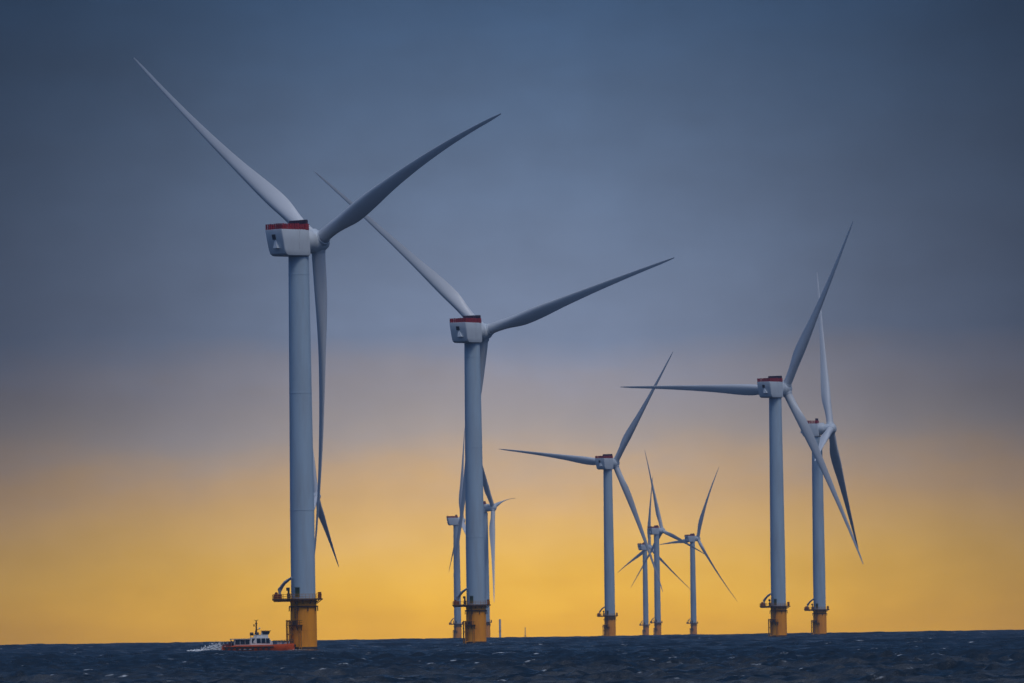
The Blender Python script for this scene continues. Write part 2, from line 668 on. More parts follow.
def rrect(u, hw, z0, z1, rad, seg=4, bottom_in=0.0):
    """rounded rectangle in the plane x = u"""
    pts = []
    for (cx, cz, a0) in ((hw - rad, z1 - rad, 0), (-hw + rad, z1 - rad, 90), (-hw + rad, z0 + rad, 180), (hw - rad, z0 + rad, 270)):
        for k in range(seg + 1):
            a = R(a0 + 90 * k / seg)
            y, z = cx + rad * math.cos(a), cz + rad * math.sin(a)
            f = 1 - bottom_in * (z1 - z) / (z1 - z0)
            pts.append(Vector((u, y * f, z)))
    return pts


_shared = {}


def shared(key, fn):
    if key not in _shared:
        _shared[key] = fn()
    return _shared[key]


NW = 3.45     # half width of the nacelle


def m_transition():
    mb = MB()
    mb.lathe([(0.0, -9), (3.36, -9), (3.36, 12.4), (3.46, 12.45), (3.46, 12.9), (0.0, 12.9)], 56)
    mb.lathe([(3.355, 5.2), (3.40, 5.22), (3.40, 5.38), (3.355, 5.4)], 56)
    return mb.mesh("transition_piece", M["yellow"], 40)


def m_growth():
    mb = MB()
    mb.lathe([(3.362, -8.5), (3.385, -8.4), (3.385, 0.45), (3.375, 0.8), (3.362, 0.95)], 56)
    return mb.mesh("marine_growth", M["dark"], 40)


def m_bracket():
    mb = MB()
    n = 44
    for k in range(n):
        a, b = 2 * PI * k / n, 2 * PI * (k + 1) / n
        mb.tube((3.62 * math.cos(a), 3.62 * math.sin(a), 10.5), (3.62 * math.cos(b), 3.62 * math.sin(b), 10.5), 0.17, seg=6)
    for a in (0, 55, 110, 180, 215, 250, 290, 330):
        c, s = math.cos(R(a)), math.sin(R(a))
        mb.tube((3.62 * c, 3.62 * s, 10.5), (3.66 * c, 3.66 * s, 9.3), 0.13, seg=6)
        mb.tube((3.3 * c, 3.3 * s, 10.5), (3.7 * c, 3.7 * s, 10.5), 0.13, seg=6)
    return mb.mesh("bracket_ring", M["deck_steel"])


def m_platform():
    mb = MB()
    mb.lathe([(0.0, 12.12), (4.75, 12.12), (4.75, 12.5), (0.0, 12.5)], 40)
    mb.box((-7.9, -2.3, 12.10), (-3.9, 2.3, 12.52))
    mb.box((3.6, -1.7, 12.11), (4.95, 1.7, 12.51))
    for y in (-1.9, 0, 1.9):
        mb.box((-7.6, y - 0.12, 11.75), (-3.3, y + 0.12, 12.1))
    for a in range(0, 360, 30):
        if 150 <= a <= 210:
            continue
        c, s = math.cos(R(a)), math.sin(R(a))
        mb.tube((3.4 * c, 3.4 * s, 11.2), (4.6 * c, 4.6 * s, 12.1), 0.10, seg=6)
    return mb.mesh("work_platform", M["deck_steel"])


def m_railing():
    mb = MB()
    pts = []
    a0 = math.asin(2.3 / 4.65)
    na = 26
    for k in range(na + 1):
        a = -PI + a0 + (2 * PI - 2 * a0) * k / na
        pts.append(Vector((4.65 * math.cos(a), 4.65 * math.sin(a), 12.5)))
    pts += [Vector((-5.2, 2.22, 12.5)), Vector((-6.5, 2.22, 12.5)), Vector((-7.82, 2.22, 12.5)), Vector((-7.82, 0.8, 12.5)),
            Vector((-7.82, -0.8, 12.5)), Vector((-7.82, -2.22, 12.5)), Vector((-6.5, -2.22, 12.5)), Vector((-5.2, -2.22, 12.5)), pts[0]]
    for a, b in zip(pts[:-1], pts[1:]):
        mb.tube(a, a + Vector((0, 0, 1.15)), 0.045, seg=5)
        for h in (0.12, 0.6, 1.15):
            mb.tube(a + Vector((0, 0, h)), b + Vector((0, 0, h)), 0.05, seg=5)
    return mb.mesh("railing", M["yellow_rail"])


def m_winch():
    mb = MB()
    mb.box((-7.6, -1.5, 12.5), (-5.5, 0.9, 13.75))
    mb.box((-7.3, -1.75, 12.6), (-6.1, -1.5, 13.4))
    mb.tube((-6.9, -1.5, 13.9), (-6.9, 0.8, 13.9), 0.38, seg=12)
    return mb.mesh("winch_housing", M["brown_red"], 40, 0.05)


def m_cabinet():
    mb = MB()
    mb.box((3.75, -1.1, 12.52), (4.6, 0.9, 14.05))
    mb.box((3.7, -1.15, 14.05), (4.65, 0.95, 14.15))
    return mb.mesh("equipment_cabinet", M["brown_red"], 40, 0.04)


def m_genset():
    mb = MB()
    mb.box((-4.15, -2.2, 12.52), (-3.2, -1.0, 13.9))
    mb.tube((-3.7, -1.6, 13.9), (-3.7, -1.6, 14.9), 0.28, seg=10)
    mb.box((-4.3, -2.0, 14.6), (-3.4, -1.3, 15.4))
    return mb.mesh("equipment_box", M["dark"], 40, 0.05)


def m_crane_post():
    mb = MB()
    mb.tube((-6.05, 0.2, 12.5), (-6.05, 0.2, 14.6), 0.42, 0.36, 14)
    mb.tube((-6.05, 0.2, 14.6), (-6.05, 0.2, 15.2), 0.5, 0.5, 14)
    return mb.mesh("crane_post", M["crane"], 40)


def m_crane_boom():
    mb = MB()
    a, b, c = Vector((-6.05, 0.2, 14.9)), Vector((-4.7, -0.9, 16.6)), Vector((-2.9, -2.3, 17.9))
    for p, q, w0, w1 in ((a, b, 0.55, 0.48), (b, c, 0.48, 0.32)):
        mb.tube(p, q, w0, w1, 4)
    mb.tube(a + Vector((0.3, -0.2, -0.5)), b + Vector((-0.1, 0.1, -0.5)), 0.12, seg=6)
    mb.tube(c, c + Vector((0, 0, -1.3)), 0.05, seg=5)
    mb.box(c + Vector((-0.16, -0.16, -1.65)), c + Vector((0.16, 0.16, -1.25)))
    return mb.mesh("crane_boom", M["crane"], 30)


def m_landing():
    mb = MB()
    a = R(203)
    d, t = Vector((math.cos(a), math.sin(a), 0)), Vector((-math.sin(a), math.cos(a), 0))
    for s in (-0.85, 0.85):
        p = d * 4.3 + t * s
        mb.tube(p + Vector((0, 0, -3)), p + Vector((0, 0, 7.9)), 0.24, seg=10)
        for z in (0.9, 4.2, 7.6):
            mb.tube(p + Vector((0, 0, z)), d * 3.2 + t * s + Vector((0, 0, z)), 0.16, seg=8)
    return mb.mesh("boat_landing", M["yellow_rail"], 40)


def m_ladder():
    mb = MB()
    a = R(203)
    d, t = Vector((math.cos(a), math.sin(a), 0)), Vector((-math.sin(a), math.cos(a), 0))
    for s in (-0.27, 0.27):
        mb.tube(d * 3.75 + t * s + Vector((0, 0, -2)), d * 3.75 + t * s + Vector((0, 0, 7.5)), 0.06, seg=5)
    for k in range(28):
        z = -1.8 + k * 0.33
        mb.tube(d * 3.75 - t * 0.27 + Vector((0, 0, z)), d * 3.75 + t * 0.27 + Vector((0, 0, z)), 0.035, seg=5)
    a = R(243)
    d, t = Vector((math.cos(a), math.sin(a), 0)), Vector((-math.sin(a), math.cos(a), 0))
    for s in (-0.3, 0.3):
        mb.tube(d * 3.8 + t * s + Vector((0, 0, 6.6)), d * 3.8 + t * s + Vector((0, 0, 12.9)), 0.06, seg=5)
    for k in range(19):
        z = 6.8 + k * 0.33
        mb.tube(d * 3.8 - t * 0.3 + Vector((0, 0, z)), d * 3.8 + t * 0.3 + Vector((0, 0, z)), 0.04, seg=5)
    for k in range(6):      # safety cage
        z = 8.4 + k * 0.7
        for j in range(6):
            b0, b1 = R(-90 + 30 * j), R(-60 + 30 * j)
            p0 = d * (3.85 + 0.75 * math.cos(b0)) + t * 0.45 * math.sin(b0)
            p1 = d * (3.85 + 0.75 * math.cos(b1)) + t * 0.45 * math.sin(b1)
            mb.tube(p0 + Vector((0, 0, z)), p1 + Vector((0, 0, z)), 0.05, seg=5)
    for j in (-60, 0, 60):
        p = d * (3.85 + 0.75 * math.cos(R(j))) + t * 0.45 * math.sin(R(j))
        mb.tube(p + Vector((0, 0, 8.4)), p + Vector((0, 0, 12)), 0.035, seg=5)
    return mb.mesh("ladder", M["deck_steel"])


def m_rest():
    mb = MB()
    n = 7
    for k in range(n):
        a, b = R(205 + 62 * k / n), R(205 + 62 * (k + 1) / n)
        am = (a + b) / 2
        mat = Matrix.Rotation(am, 4, "Z")
        mb.box((3.38, -0.29, 6.45), (4.55, 0.29, 6.62), mat)
        for (r_, z) in ((4.5, 7.15), (4.5, 7.7)):
            mb.tube((r_ * math.cos(a), r_ * math.sin(a), z), (r_ * math.cos(b), r_ * math.sin(b), z), 0.06, seg=5)
        mb.tube((4.5 * math.cos(a), 4.5 * math.sin(a), 6.6), (4.5 * math.cos(a), 4.5 * math.sin(a), 7.7), 0.06, seg=5)
        if k in (1, 4, 6):
            mb.tube((4.4 * math.cos(am), 4.4 * math.sin(am), 6.5), (3.3 * math.cos(am), 3.3 * math.sin(am), 5.2), 0.12, seg=6)
    mb.box((3.5, -0.6, 6.65), (4.2, 0.5, 7.6), Matrix.Rotation(R(236), 4, "Z"))
    return mb.mesh("rest_platform", M["deck_steel"])


def m_cable_pipe():
    mb = MB()
    a = R(252)
    for da_ in (0, 9):
        c, s = math.cos(a + R(da_)), math.sin(a + R(da_))
        mb.tube((3.5 * c, 3.5 * s, -3), (3.5 * c, 3.5 * s, 5.0), 0.10, seg=8)
        for z in (0.8, 2.2, 3.6, 4.8):
            mb.tube((3.3 * c, 3.3 * s, z), (3.55 * c, 3.55 * s, z), 0.17, seg=8)
    return mb.mesh("cable_pipe", M["yellow_rail"], 40)


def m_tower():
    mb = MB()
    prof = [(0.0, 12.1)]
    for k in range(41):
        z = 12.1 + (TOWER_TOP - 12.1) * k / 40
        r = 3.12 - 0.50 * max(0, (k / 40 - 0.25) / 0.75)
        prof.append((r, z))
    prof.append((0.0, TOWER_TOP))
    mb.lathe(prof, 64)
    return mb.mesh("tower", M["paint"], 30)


def m_seam(z, r):
    def f():
        mb = MB()
        mb.lathe([(r - 0.02, z - 0.16), (r + 0.045, z - 0.14), (r + 0.045, z + 0.14), (r - 0.02, z + 0.16)], 64)
        return mb.mesh("flange_seam", M["paint"], 30)
    return f


def m_door():
    mb = MB()
    mat = Matrix.Rotation(R(243), 4, "Z")
    mb.box((3.04, -0.62, 12.9), (3.19, 0.62, 15.3), mat)
    mb.box((3.19, -0.75, 15.35), (3.6, 0.75, 15.45), mat)
    return mb.mesh("tower_door", M["green"], 40, 0.03)


def m_yaw():
    mb = MB()
    mb.lathe([(0, TOWER_TOP - HUB_Z), (2.58, TOWER_TOP - HUB_Z), (2.58, -3.6), (0, -3.55)], 48)
    return mb.mesh("yaw_ring", M["dark"], 40)


def m_nacelle():
    mb = MB()

    def sec(z, u0, u1, hw, rad=0.35):
        pts = []
        for (cx, cy, a0) in ((u1 - rad, hw - rad, 0), (u0 + rad, hw - rad, 90), (u0 + rad, -hw + rad, 180), (u1 - rad, -hw + rad, 270)):
            for k in range(5):
                a = R(a0 + 90 * k / 4)
                pts.append(Vector((cx + rad * math.cos(a), cy + rad * math.sin(a), z)))
        return pts
    mb.loft([sec(-3.95, -5.9, 1.1, NW - 0.55), sec(-3.80, -6.3, 1.4, NW - 0.30), sec(-3.4, -6.85, 1.5, NW - 0.20), sec(-2.4, -7.25, 1.4, NW - 0.14),
             sec(0.0, -7.75, 1.15, NW - 0.04), sec(2.6, -8.25, 0.9, NW), sec(2.8, -8.2, 0.85, NW - 0.06)])
    return mb.mesh("nacelle", M["nacelle"], 32)


def m_panel_seam():
    mb = MB()
    mb.loft([[Vector((-2.43, -NW + 0.11, -2.3)), Vector((-2.37, -NW + 0.11, -2.3)), Vector((-2.37, -NW + 0.6, -2.3)), Vector((-2.43, -NW + 0.6, -2.3))],
             [Vector((-2.43, -NW - 0.02, 2.5)), Vector((-2.37, -NW - 0.02, 2.5)), Vector((-2.37, -NW + 0.6, 2.5)), Vector((-2.43, -NW + 0.6, 2.5))]])
    return mb.mesh("panel_seam", M["crane"])


def m_red_rail():
    mb = MB()

    def fence(p, q, h):
        p, q = Vector(p), Vector(q)
        n = max(2, int((q - p).length / 0.8))
        d = (q - p).normalized()
        mat = Matrix.Translation(p) @ d.to_track_quat("X", "Z").to_matrix().to_4x4()
        L_ = (q - p).length
        for k in range(n):
            x = (k + 0.5) * L_ / n
            w_ = random.uniform(0.2, 0.3)
            mb.box((x - w_, -0.04, random.uniform(-0.55, -0.2)), (x + w_, 0.05, h + random.uniform(-0.08, 0.16)), mat)
        for z in (0.25, h * 0.55, h - 0.06):
            mb.box((0, -0.06, z - 0.06), (L_, 0.06, z + 0.06), mat)
    w = NW - 0.08
    fence((-8.1, -w, 2.8), (0.9, -w, 2.8), 1.38)
    fence((-8.1, w, 2.8), (0.9, w, 2.8), 1.38)
    fence((-8.1, -w, 2.8), (-8.1, w, 2.8), 1.38)
    fence((-4.2, -w, 2.8), (-4.2, w, 2.8), 1.4)
    return mb.mesh("guard_rail", M["red_rail"])


def m_cooler():
    mb = MB()
    mb.box((-0.2, -NW + 0.02, 2.6), (0.4, NW - 0.02, 5.2))
    for k in range(9):
        y = -NW + 0.35 + k * 0.77
        mb.box((-0.3, y - 0.09, 4.3), (0.5, y + 0.09, 5.35))
    return mb.mesh("cooler", M["cooler"])


def m_cooler_guard():
    mb = MB()
    w = NW + 0.04
    mb.loft([[Vector((x * e, y * (w + d), z)) for x, y in ((-1, -1), (1, -1), (1, 1), (-1, 1))] for e, d, z in ((0.48, 0, 2.75), (0.48, 0, 4.25), (0.42, -0.05, 4.28))])
    for v in mb.bm.verts:
        v.co.x += 0.1
    return mb.mesh("cooler_guard", M["red_rail"])


def m_hatch():
    mb = MB()
    mb.loft([[Vector((-7.98, -0.5, 0.2)), Vector((-7.98, 0.7, 0.2)), Vector((-7.5, 0.7, 0.2)), Vector((-7.5, -0.5, 0.2))],
             [Vector((-8.24, -0.5, 1.5)), Vector((-8.24, 0.7, 1.5)), Vector((-7.5, 0.7, 1.5)), Vector((-7.5, -0.5, 1.5))]])
    return mb.mesh("rear_hatch", M["hatch"])


def m_mark():
    mb = MB()
    # an upright tapering light panel on the raked rear wall
    lo = [Vector((-8.3, 0.1, -2.0)), Vector((-8.3, -1.5, -2.0)), Vector((-7.0, -1.5, -2.0)), Vector((-7.0, 0.1, -2.0))]
    hi = [Vector((-7.8, 0.1, 0.1)), Vector((-7.8, -0.35, 0.1)), Vector((-7.4, -0.35, 0.1)), Vector((-7.4, 0.1, 0.1))]
    mb.loft([lo, hi])
    return mb.mesh("rear_panel", M["nacelle"])


def m_mast():
    mb = MB()
    for y in (-1.2, 1.2):
        mb.tube((-7.9, y, 2.7), (-7.9, y, 5.3), 0.06, 0.04, 6)
        mb.tube((-8.3, y, 5.1), (-7.5, y, 5.1), 0.04, seg=5)
    return mb.mesh("wind_sensor_mast", M["steel"])


def m_generator():
    mb = MB()
    ax = Matrix.Rotation(R(90), 4, "Y")
    mb.lathe([(0, 1.0), (3.02, 1.0), (3.12, 1.25), (3.12, 3.5), (2.95, 3.8), (0, 3.8)], 56, ax)
    return mb.mesh("generator", M["nacelle"], 35)


def m_hub():
    mb = MB()
    ax = Matrix.Rotation(R(90), 4, "Y")
    prof = [(0, -3.3), (2.55, -3.3), (2.72, -2.6), (2.82, -1.0), (2.8, 0.4), (2.6, 1.5), (2.15, 2.35), (1.5, 2.85), (0.8, 3.05), (0, 3.1)]
    mb.lathe(prof, 48, ax)
    return mb.mesh("hub", M["nacelle"], 35)


def m_collar():
    mb = MB()
    mb.lathe([(1.7, 1.2), (2.02, 1.2), (2.02, 2.85), (1.93, 3.0), (1.7, 3.0)], 40)
    return mb.mesh("blade_collar", M["nacelle"], 35)


GROUP = "offshore wind turbines standing in the sea"


def turbine(x, y, psi, alpha, label, beta, inplane=0.0, outplane=0.0, tip_out=0.0, length=82.4, tilt=5.0, small=False, antenna=False, sag=0.8, over=OVER):
    """psi: the rotor axis, clockwise from the view direction; alpha: first blade, clockwise from up seen from behind"""
    t = empty("wind_turbine", (x, y, drop(x, y)))
    tag(t, label, "wind turbine", GROUP)
    S = shared
    length += 1.3
    tp = link("transition_piece", S("tp", m_transition), t)
    link("marine_growth", S("growth", m_growth), tp)
    link("boat_landing", S("landing", m_landing), tp)
    link("ladder", S("ladder", m_ladder), tp)
    link("rest_platform", S("rest", m_rest), tp)
    link("bracket_ring", S("bracket", m_bracket), tp).location.z = 0.8
    if not small:
        link("cable_pipe", S("pipe", m_cable_pipe), tp)
    pf = link("work_platform", S("platform", m_platform), t)
    pf.location.z = 0.8
    link("railing", S("railing", m_railing), pf)
    link("equipment_cabinet", S("cabinet", m_cabinet), pf)
    link("equipment_box", S("genset", m_genset), pf)
    link("winch_housing", S("winch", m_winch), pf)
    cp = link("crane_post", S("cpost", m_crane_post), t)
    cp.location.z = 0.8
    link("crane_boom", S("cboom", m_crane_boom), cp)
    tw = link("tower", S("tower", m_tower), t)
    link("tower_door", S("door", m_door), tw).location.z = 0.8
    for z in (36.0, 66.0, 96.4):
        k = (z - 12.1) / (TOWER_TOP - 12.1)
        r = 3.12 - 0.50 * max(0, (k - 0.25) / 0.75)
        link("flange_seam", S("seam%d" % z, m_seam(z, r)), tw)
    th = R(90 - psi)
    nac = link("nacelle", S("nacelle", m_nacelle), t)
    nac.location = (0, 0, HUB_Z)
    nac.rotation_euler = (0, 0, th)
    link("yaw_ring", S("yaw", m_yaw), nac)
    link("panel_seam", S("pseam", m_panel_seam), nac)
    link("guard_rail", S("grail", m_red_rail), nac)
    link("cooler", S("cooler", m_cooler), nac)
    link("cooler_guard", S("cguard", m_cooler_guard), nac)
    link("rear_hatch", S("hatch", m_hatch), nac)
    link("rear_panel", S("mark", m_mark), nac)
    link("generator", S("gen", m_generator), nac)
    if antenna:
        link("wind_sensor_mast", S("mast", m_mast), nac)
    # rotor
    P, T = R(psi), R(tilt)
    a = Vector((math.sin(P) * math.cos(T), math.cos(P) * math.cos(T), math.sin(T)))
    e1 = Vector((math.cos(P), -math.sin(P), 0))
    e2 = e1.cross(a)
    c = Vector((over * math.sin(P), over * math.cos(P), HUB_Z))

    def frame(xa, za, loc):
        ya = za.cross(xa)
        return Matrix(((xa.x, ya.x, za.x, loc.x), (xa.y, ya.y, za.y, loc.y), (xa.z, ya.z, za.z, loc.z), (0, 0, 0, 1)))
    hub = link("hub", S("hub", m_hub), t)
    hub.matrix_local = frame(a, e2, c)
    for k in range(3):
        al = R(alpha + 120 * k)
        d = e1 * math.sin(al) + e2 * math.cos(al)
        f = frame(a, d, c)
        b = link("blade", blade_mesh(beta, inplane, outplane, tip_out, length, round(sag * math.sin(al), 2)), t)
        b.matrix_local = f
        cl = link("blade_collar", S("collar", m_collar), b)
    return t


turbine(-54.4, 2001.5, 49.1, 69.1, "nearest and tallest pale grey wind turbine, its yellow base beside the orange crew boat",
        192, inplane=-2.1, tip_out=-1.7, over=6.4, length=82.3, tilt=6.7, sag=1.5)
turbine(-13.4, 2620.5, 35.2, 73.5, "second largest wind turbine, red railed nacelle, its tower between two thin far turbines",
        185, tip_out=-3.1, length=83.3, tilt=7.3, sag=2.0)
turbine(56.4, 4697.7, 36.9, 38.1, "medium blue grey wind turbine standing alone at centre, one blade pointing left above the gap",
        -6, tip_out=-3.6, length=82.8, tilt=6.0)
turbine(110.7, 3295.2, 38.3, 33.2, "larger wind turbine of the right hand pair, one blade reaching straight left",
        -8, tip_out=-5.2, length=82.1, tilt=6.0)
turbine(154.4, 3974.4, 99.2, 102.3, "smaller rear turbine of the right pair, rotor edge on, blade in front of its tower",
        76, tip_out=0.1, length=84.1, tilt=6.2, sag=0.0)
turbine(-150.2, 5660.7, 97.5, 111.6, "far wind turbine almost hidden behind the nearest turbine's tower, a dark blade slanting out low",
        66, length=81.2, tilt=6.4, small=True, sag=0.0)
turbine(-52.0, 6953.0, 79.0, 116.8, "thin far wind turbine showing left of the second largest turbine's tower",
        42, tip_out=2.0, length=81.7, tilt=-2.0, over=5.0, small=True, antenna=True, sag=0.0)
turbine(-24.2, 6275.7, 102.6, 35.9, "thin far turbine right of the second largest turbine's tower, with a hooked blade",
        72, inplane=1.6, tip_out=1.1, length=82.7, small=True, sag=0.0)
turbine(152.6, 9193.8, 54.6, 9.4, "faintest and lowest wind turbine, leftmost of the distant three in the haze",
        10, tip_out=6.6, length=83.4, tilt=6.9, small=True, antenna=True)
turbine(141.4, 7806.5, 56.6, 108.2, "hazy distant turbine, middle of the far three, its blade crossing the one beside it",
        10, tip_out=-1.4, length=82.2, tilt=4.5, small=True)
turbine(192.3, 8468.7, 54.3, 26.2, "hazy distant wind turbine rightmost of the far three, blade slanting up right",
        10, tip_out=10.2, length=83.4, tilt=5.9, small=True)


# ------------------------------------------------------------------ crew boat at the nearest foundation
def build_boat():
    tx, ty = -54.4, 2001.5
    L = 18.6
    bow = Vector((tx - 2.35, ty - 4.3, drop(tx, ty)))
    hd = R(4)
    ctr = bow - Vector((math.cos(hd), math.sin(hd), 0)) * L
    root = empty("crew_boat", (ctr.x, ctr.y, ctr.z), hd)
    tag(root, "small orange hulled crew transfer boat with white cabin, nosing against the yellow turbine base", "boat")
    # stern at x = 0, bow at x = L, waterline z = 0
    secs = []
    for k in range(25):
        s = k / 24
        x = L * s
        hw = 3.0 if s < 0.6 else 3.0 - 1.55 * ((s - 0.6) / 0.4) ** 2
        deck = 1.45 + 0.25 * max(0, (s - 0.62) / 0.38) - (0.25 if s < 0.14 else 0)
        keel = -0.9 + (0.9 * ((s - 0.8) / 0.2) ** 2 if s > 0.8 else 0)
        secs.append([Vector((x, -hw, deck)), Vector((x, -hw * 1.02, deck - 0.35)), Vector((x, -hw * 0.96, 0.2)), Vector((x, -hw * 0.6, keel)),
                     Vector((x, hw * 0.6, keel)), Vector((x, hw * 0.96, 0.2)), Vector((x, hw * 1.02, deck - 0.35)), Vector((x, hw, deck))])
    MB().loft(secs).build("hull", M["orange_hull"], root, 35)
    hull = root.children[0]
    fb = MB()
    fb.tube((L + 0.05, -1.5, 1.2), (L + 0.05, 1.5, 1.2), 0.34, seg=10)
    fb.tube((L + 0.02, -1.35, 0.6), (L + 0.02, 1.35, 0.6), 0.28, seg=10)
    fb.build("bow_fender", M["rubber"], hull, 40)
    for s in (-1, 1):
        st = MB()
        st.tube((0.3, s * 3.06, 1.0), (13.2, s * 3.06, 1.0), 0.13, seg=8)
        st.build("rubbing_strake", M["rubber"], hull, 40)
    lb = MB()
    for s in (-1, 1):
        lb.box((4.4, s * 2.97 - 0.05, 0.36), (8.2, s * 2.97 + 0.05, 0.56))
    lb.build("hull_stripe", M["crane"], hull)
    # deck house
    cab = MB()
    cab.loft([[Vector((x, y, z)) for x, y, z in ((3.2, -2.2, zz), (3.2, 2.2, zz), (7.3, 2.2, zz), (7.3, -2.2, zz))] for zz in (1.2, 2.75)])
    cabin = cab.build("aft_cabin", M["white"], root, 30, 0.06)
    rf = MB()
    rf.box((2.2, -2.45, 2.76), (7.35, 2.45, 2.95))
    for s in (-1, 1):
        rf.tube((2.4, s * 2.2, 1.2), (2.4, s * 2.2, 2.76), 0.07, seg=6)
    rf.build("cabin_roof", M["steel"], cabin)
    for s in (-1, 1):
        for x0, x1 in ((3.5, 4.65), (4.75, 5.9), (6.0, 7.1)):
            w = MB()
            w.box((x0, s * 2.2 - 0.04, 1.6), (x1, s * 2.2 + 0.04, 2.66))
            w.build("window", M["glass"], cabin)
    mc = MB()
    mc.loft([[Vector((7.3, -2.35, 1.2)), Vector((7.3, 2.35, 1.2)), Vector((13.1, 2.2, 1.2)), Vector((13.1, -2.2, 1.2))],
             [Vector((7.3, -2.35, 2.0)), Vector((7.3, 2.35, 2.0)), Vector((13.0, 2.2, 2.0)), Vector((13.0, -2.2, 2.0))],
             [Vector((7.35, -2.2, 3.2)), Vector((7.35, 2.2, 3.2)), Vector((11.9, 2.0, 3.2)), Vector((11.9, -2.0, 3.2))]])
    main = mc.build("main_cabin", M["white"], root, 30, 0.05)
    for s in (-1, 1):
        for x0, x1 in ((7.7, 8.8), (8.92, 10.0), (10.12, 11.2), (11.32, 12.3)):
            w = MB()
            w.loft([[Vector((x0, s * 2.36, 1.85)), Vector((x1, s * 2.31, 1.85)), Vector((x1, s * 2.1, 1.85)), Vector((x0, s * 2.1, 1.85))],
                    [Vector((x0, s * 2.25, 2.95)), Vector((x1 - 0.1, s * 2.19, 2.95)), Vector((x1 - 0.1, s * 2.0, 2.95)), Vector((x0, s * 2.0, 2.95))]])
            w.build("window", M["glass"], main)
    wh = MB()
    wh.loft([[Vector((8.2, -1.75, 3.2)), Vector((8.2, 1.75, 3.2)), Vector((11.9, 1.6, 3.2)), Vector((11.9, -1.6, 3.2))],
             [Vector((8.3, -1.65, 3.75)), Vector((8.3, 1.65, 3.75)), Vector((11.85, 1.5, 3.75)), Vector((11.85, -1.5, 3.75))],
             [Vector((10.1, -1.55, 3.76)), Vector((10.1, 1.55, 3.76)), Vector((12.0, 1.45, 3.76)), Vector((12.0, -1.45, 3.76))],
             [Vector((10.3, -1.5, 4.55)), Vector((10.3, 1.5, 4.55)), Vector((12.3, 1.4, 4.55)), Vector((12.3, -1.4, 4.55))]])
    whe = wh.build("wheelhouse", M["white"], root, 30, 0.04)
    w = MB()
    w.loft([[Vector((10.45, -1.62, 3.85)), Vector((12.12, -1.52, 3.85)), Vector((12.12, 1.52, 3.85)), Vector((10.45, 1.62, 3.85))],
            [Vector((10.4, -1.6, 4.5)), Vector((12.42, -1.5, 4.5)), Vector((12.42, 1.5, 4.5)), Vector((10.4, 1.6, 4.5))]])
    w.build("window", M["glass"], whe)
    rf = MB()
    rf.box((10.1, -1.75, 4.56), (12.6, 1.75, 4.7))
    rf.build("roof", M["dark"], whe)
    lr = MB()
    for x in (7.7, 9.1):
        lr.tube((x - 0.45, -1.0, 4.0), (x + 0.45, -1.0, 4.0), 0.34, seg=12)
    lr.box((7.2, -1.4, 3.62), (9.7, -0.6, 3.72))
    lr.build("life_raft", M["dark"], root, 40)
    ms = MB()
    ms.tube((8.95, 0, 3.7), (8.95, 0, 7.1), 0.22, 0.15, 8)
    ms.box((8.7, -0.3, 6.2), (9.2, 0.3, 6.5))
    ms.tube((8.5, 0, 3.7), (8.95, 0, 5.6), 0.07, seg=6)
    ms.tube((8.95, -0.9, 5.15), (8.95, 0.9, 5.15), 0.06, seg=6)
    ms.box((8.95, -0.06, 4.95), (9.8, 0.06, 5.08))
    ms.tube((8.95, 0, 6.9), (8.4, 0, 7.15), 0.05, seg=6)
    ms.tube((8.95, 0, 7.0), (9.5, 0, 7.2), 0.05, seg=6)
    mast = ms.build("mast", M["dark"], root, 40)
    rd = MB()
    rd.box((8.2, -0.75, 5.95), (8.5, 0.75, 6.15))
    rd.tube((8.35, 0, 5.7), (8.35, 0, 5.95), 0.16, seg=10)
    rd.tube((8.35, 0, 5.75), (8.95, 0, 5.75), 0.05, seg=6)
    rd.build("radar", M["dark"], mast)
    dm = MB()
    dm.tube((9.75, 0.0, 5.08), (9.75, 0.0, 5.3), 0.2, 0.2, 12)
    dm.tube((9.75, 0.0, 5.3), (9.75, 0.0, 5.5), 0.2, 0.08, 12)
    dm.build("antenna_dome", M["white"], mast, 40)
    bt = MB()
    for k in range(9):      # tyres hung along the near side
        a = Vector((1.2 + k * 1.35, -3.08, 0.75))
        bt.tube(a, a + Vector((0, -0.2, 0)), 0.36, seg=12)
        tyre = bt.build("tyre_fender", M["rubber"], hull, 40)
        bt = MB()
    bt.bm.free()
    hr = MB()
    for s in (-1, 1):
        hr.tube((7.5, s * 2.3, 3.2), (7.5, s * 2.3, 3.95), 0.04, seg=5)
        hr.tube((7.5, s * 2.0, 3.95), (10.0, s * 1.75, 3.95), 0.04, seg=5)
        hr.tube((8.8, s * 1.9, 3.2), (8.8, s * 1.9, 3.95), 0.04, seg=5)
    hr.tube((7.5, -2.3, 3.95), (7.5, 2.3, 3.95), 0.04, seg=5)
    hr.build("roof_rail", M["dark"], root)
    rl = MB()
    for s in (-1, 1):
        pts = [(13.3, s * 2.45, 1.5), (14.7, s * 2.3, 1.52), (16.1, s * 2.0, 1.58), (17.4, s * 1.65, 1.64), (18.3, s * 1.3, 1.68)]
        for p in pts:
            rl.tube(p, (p[0], p[1], p[2] + 0.9), 0.045, seg=5)
        for a, b in zip(pts[:-1], pts[1:]):
            for h in (0.45, 0.9):
                rl.tube((a[0], a[1], a[2] + h), (b[0], b[1], b[2] + h), 0.045, seg=5)
        pts = [(0.2, s * 2.9, 1.2), (1.2, s * 2.9, 1.2), (2.3, s * 2.9, 1.2), (3.4, s * 2.9, 1.4)]
        for p in pts:
            rl.tube(p, (p[0], p[1], p[2] + 0.85), 0.045, seg=5)
        for a, b in zip(pts[:-1], pts[1:]):
            rl.tube((a[0], a[1], a[2] + 0.85), (b[0], b[1], b[2] + 0.85), 0.045, seg=5)
    rl.build("railing", M["dark"], root)
    dg = MB()
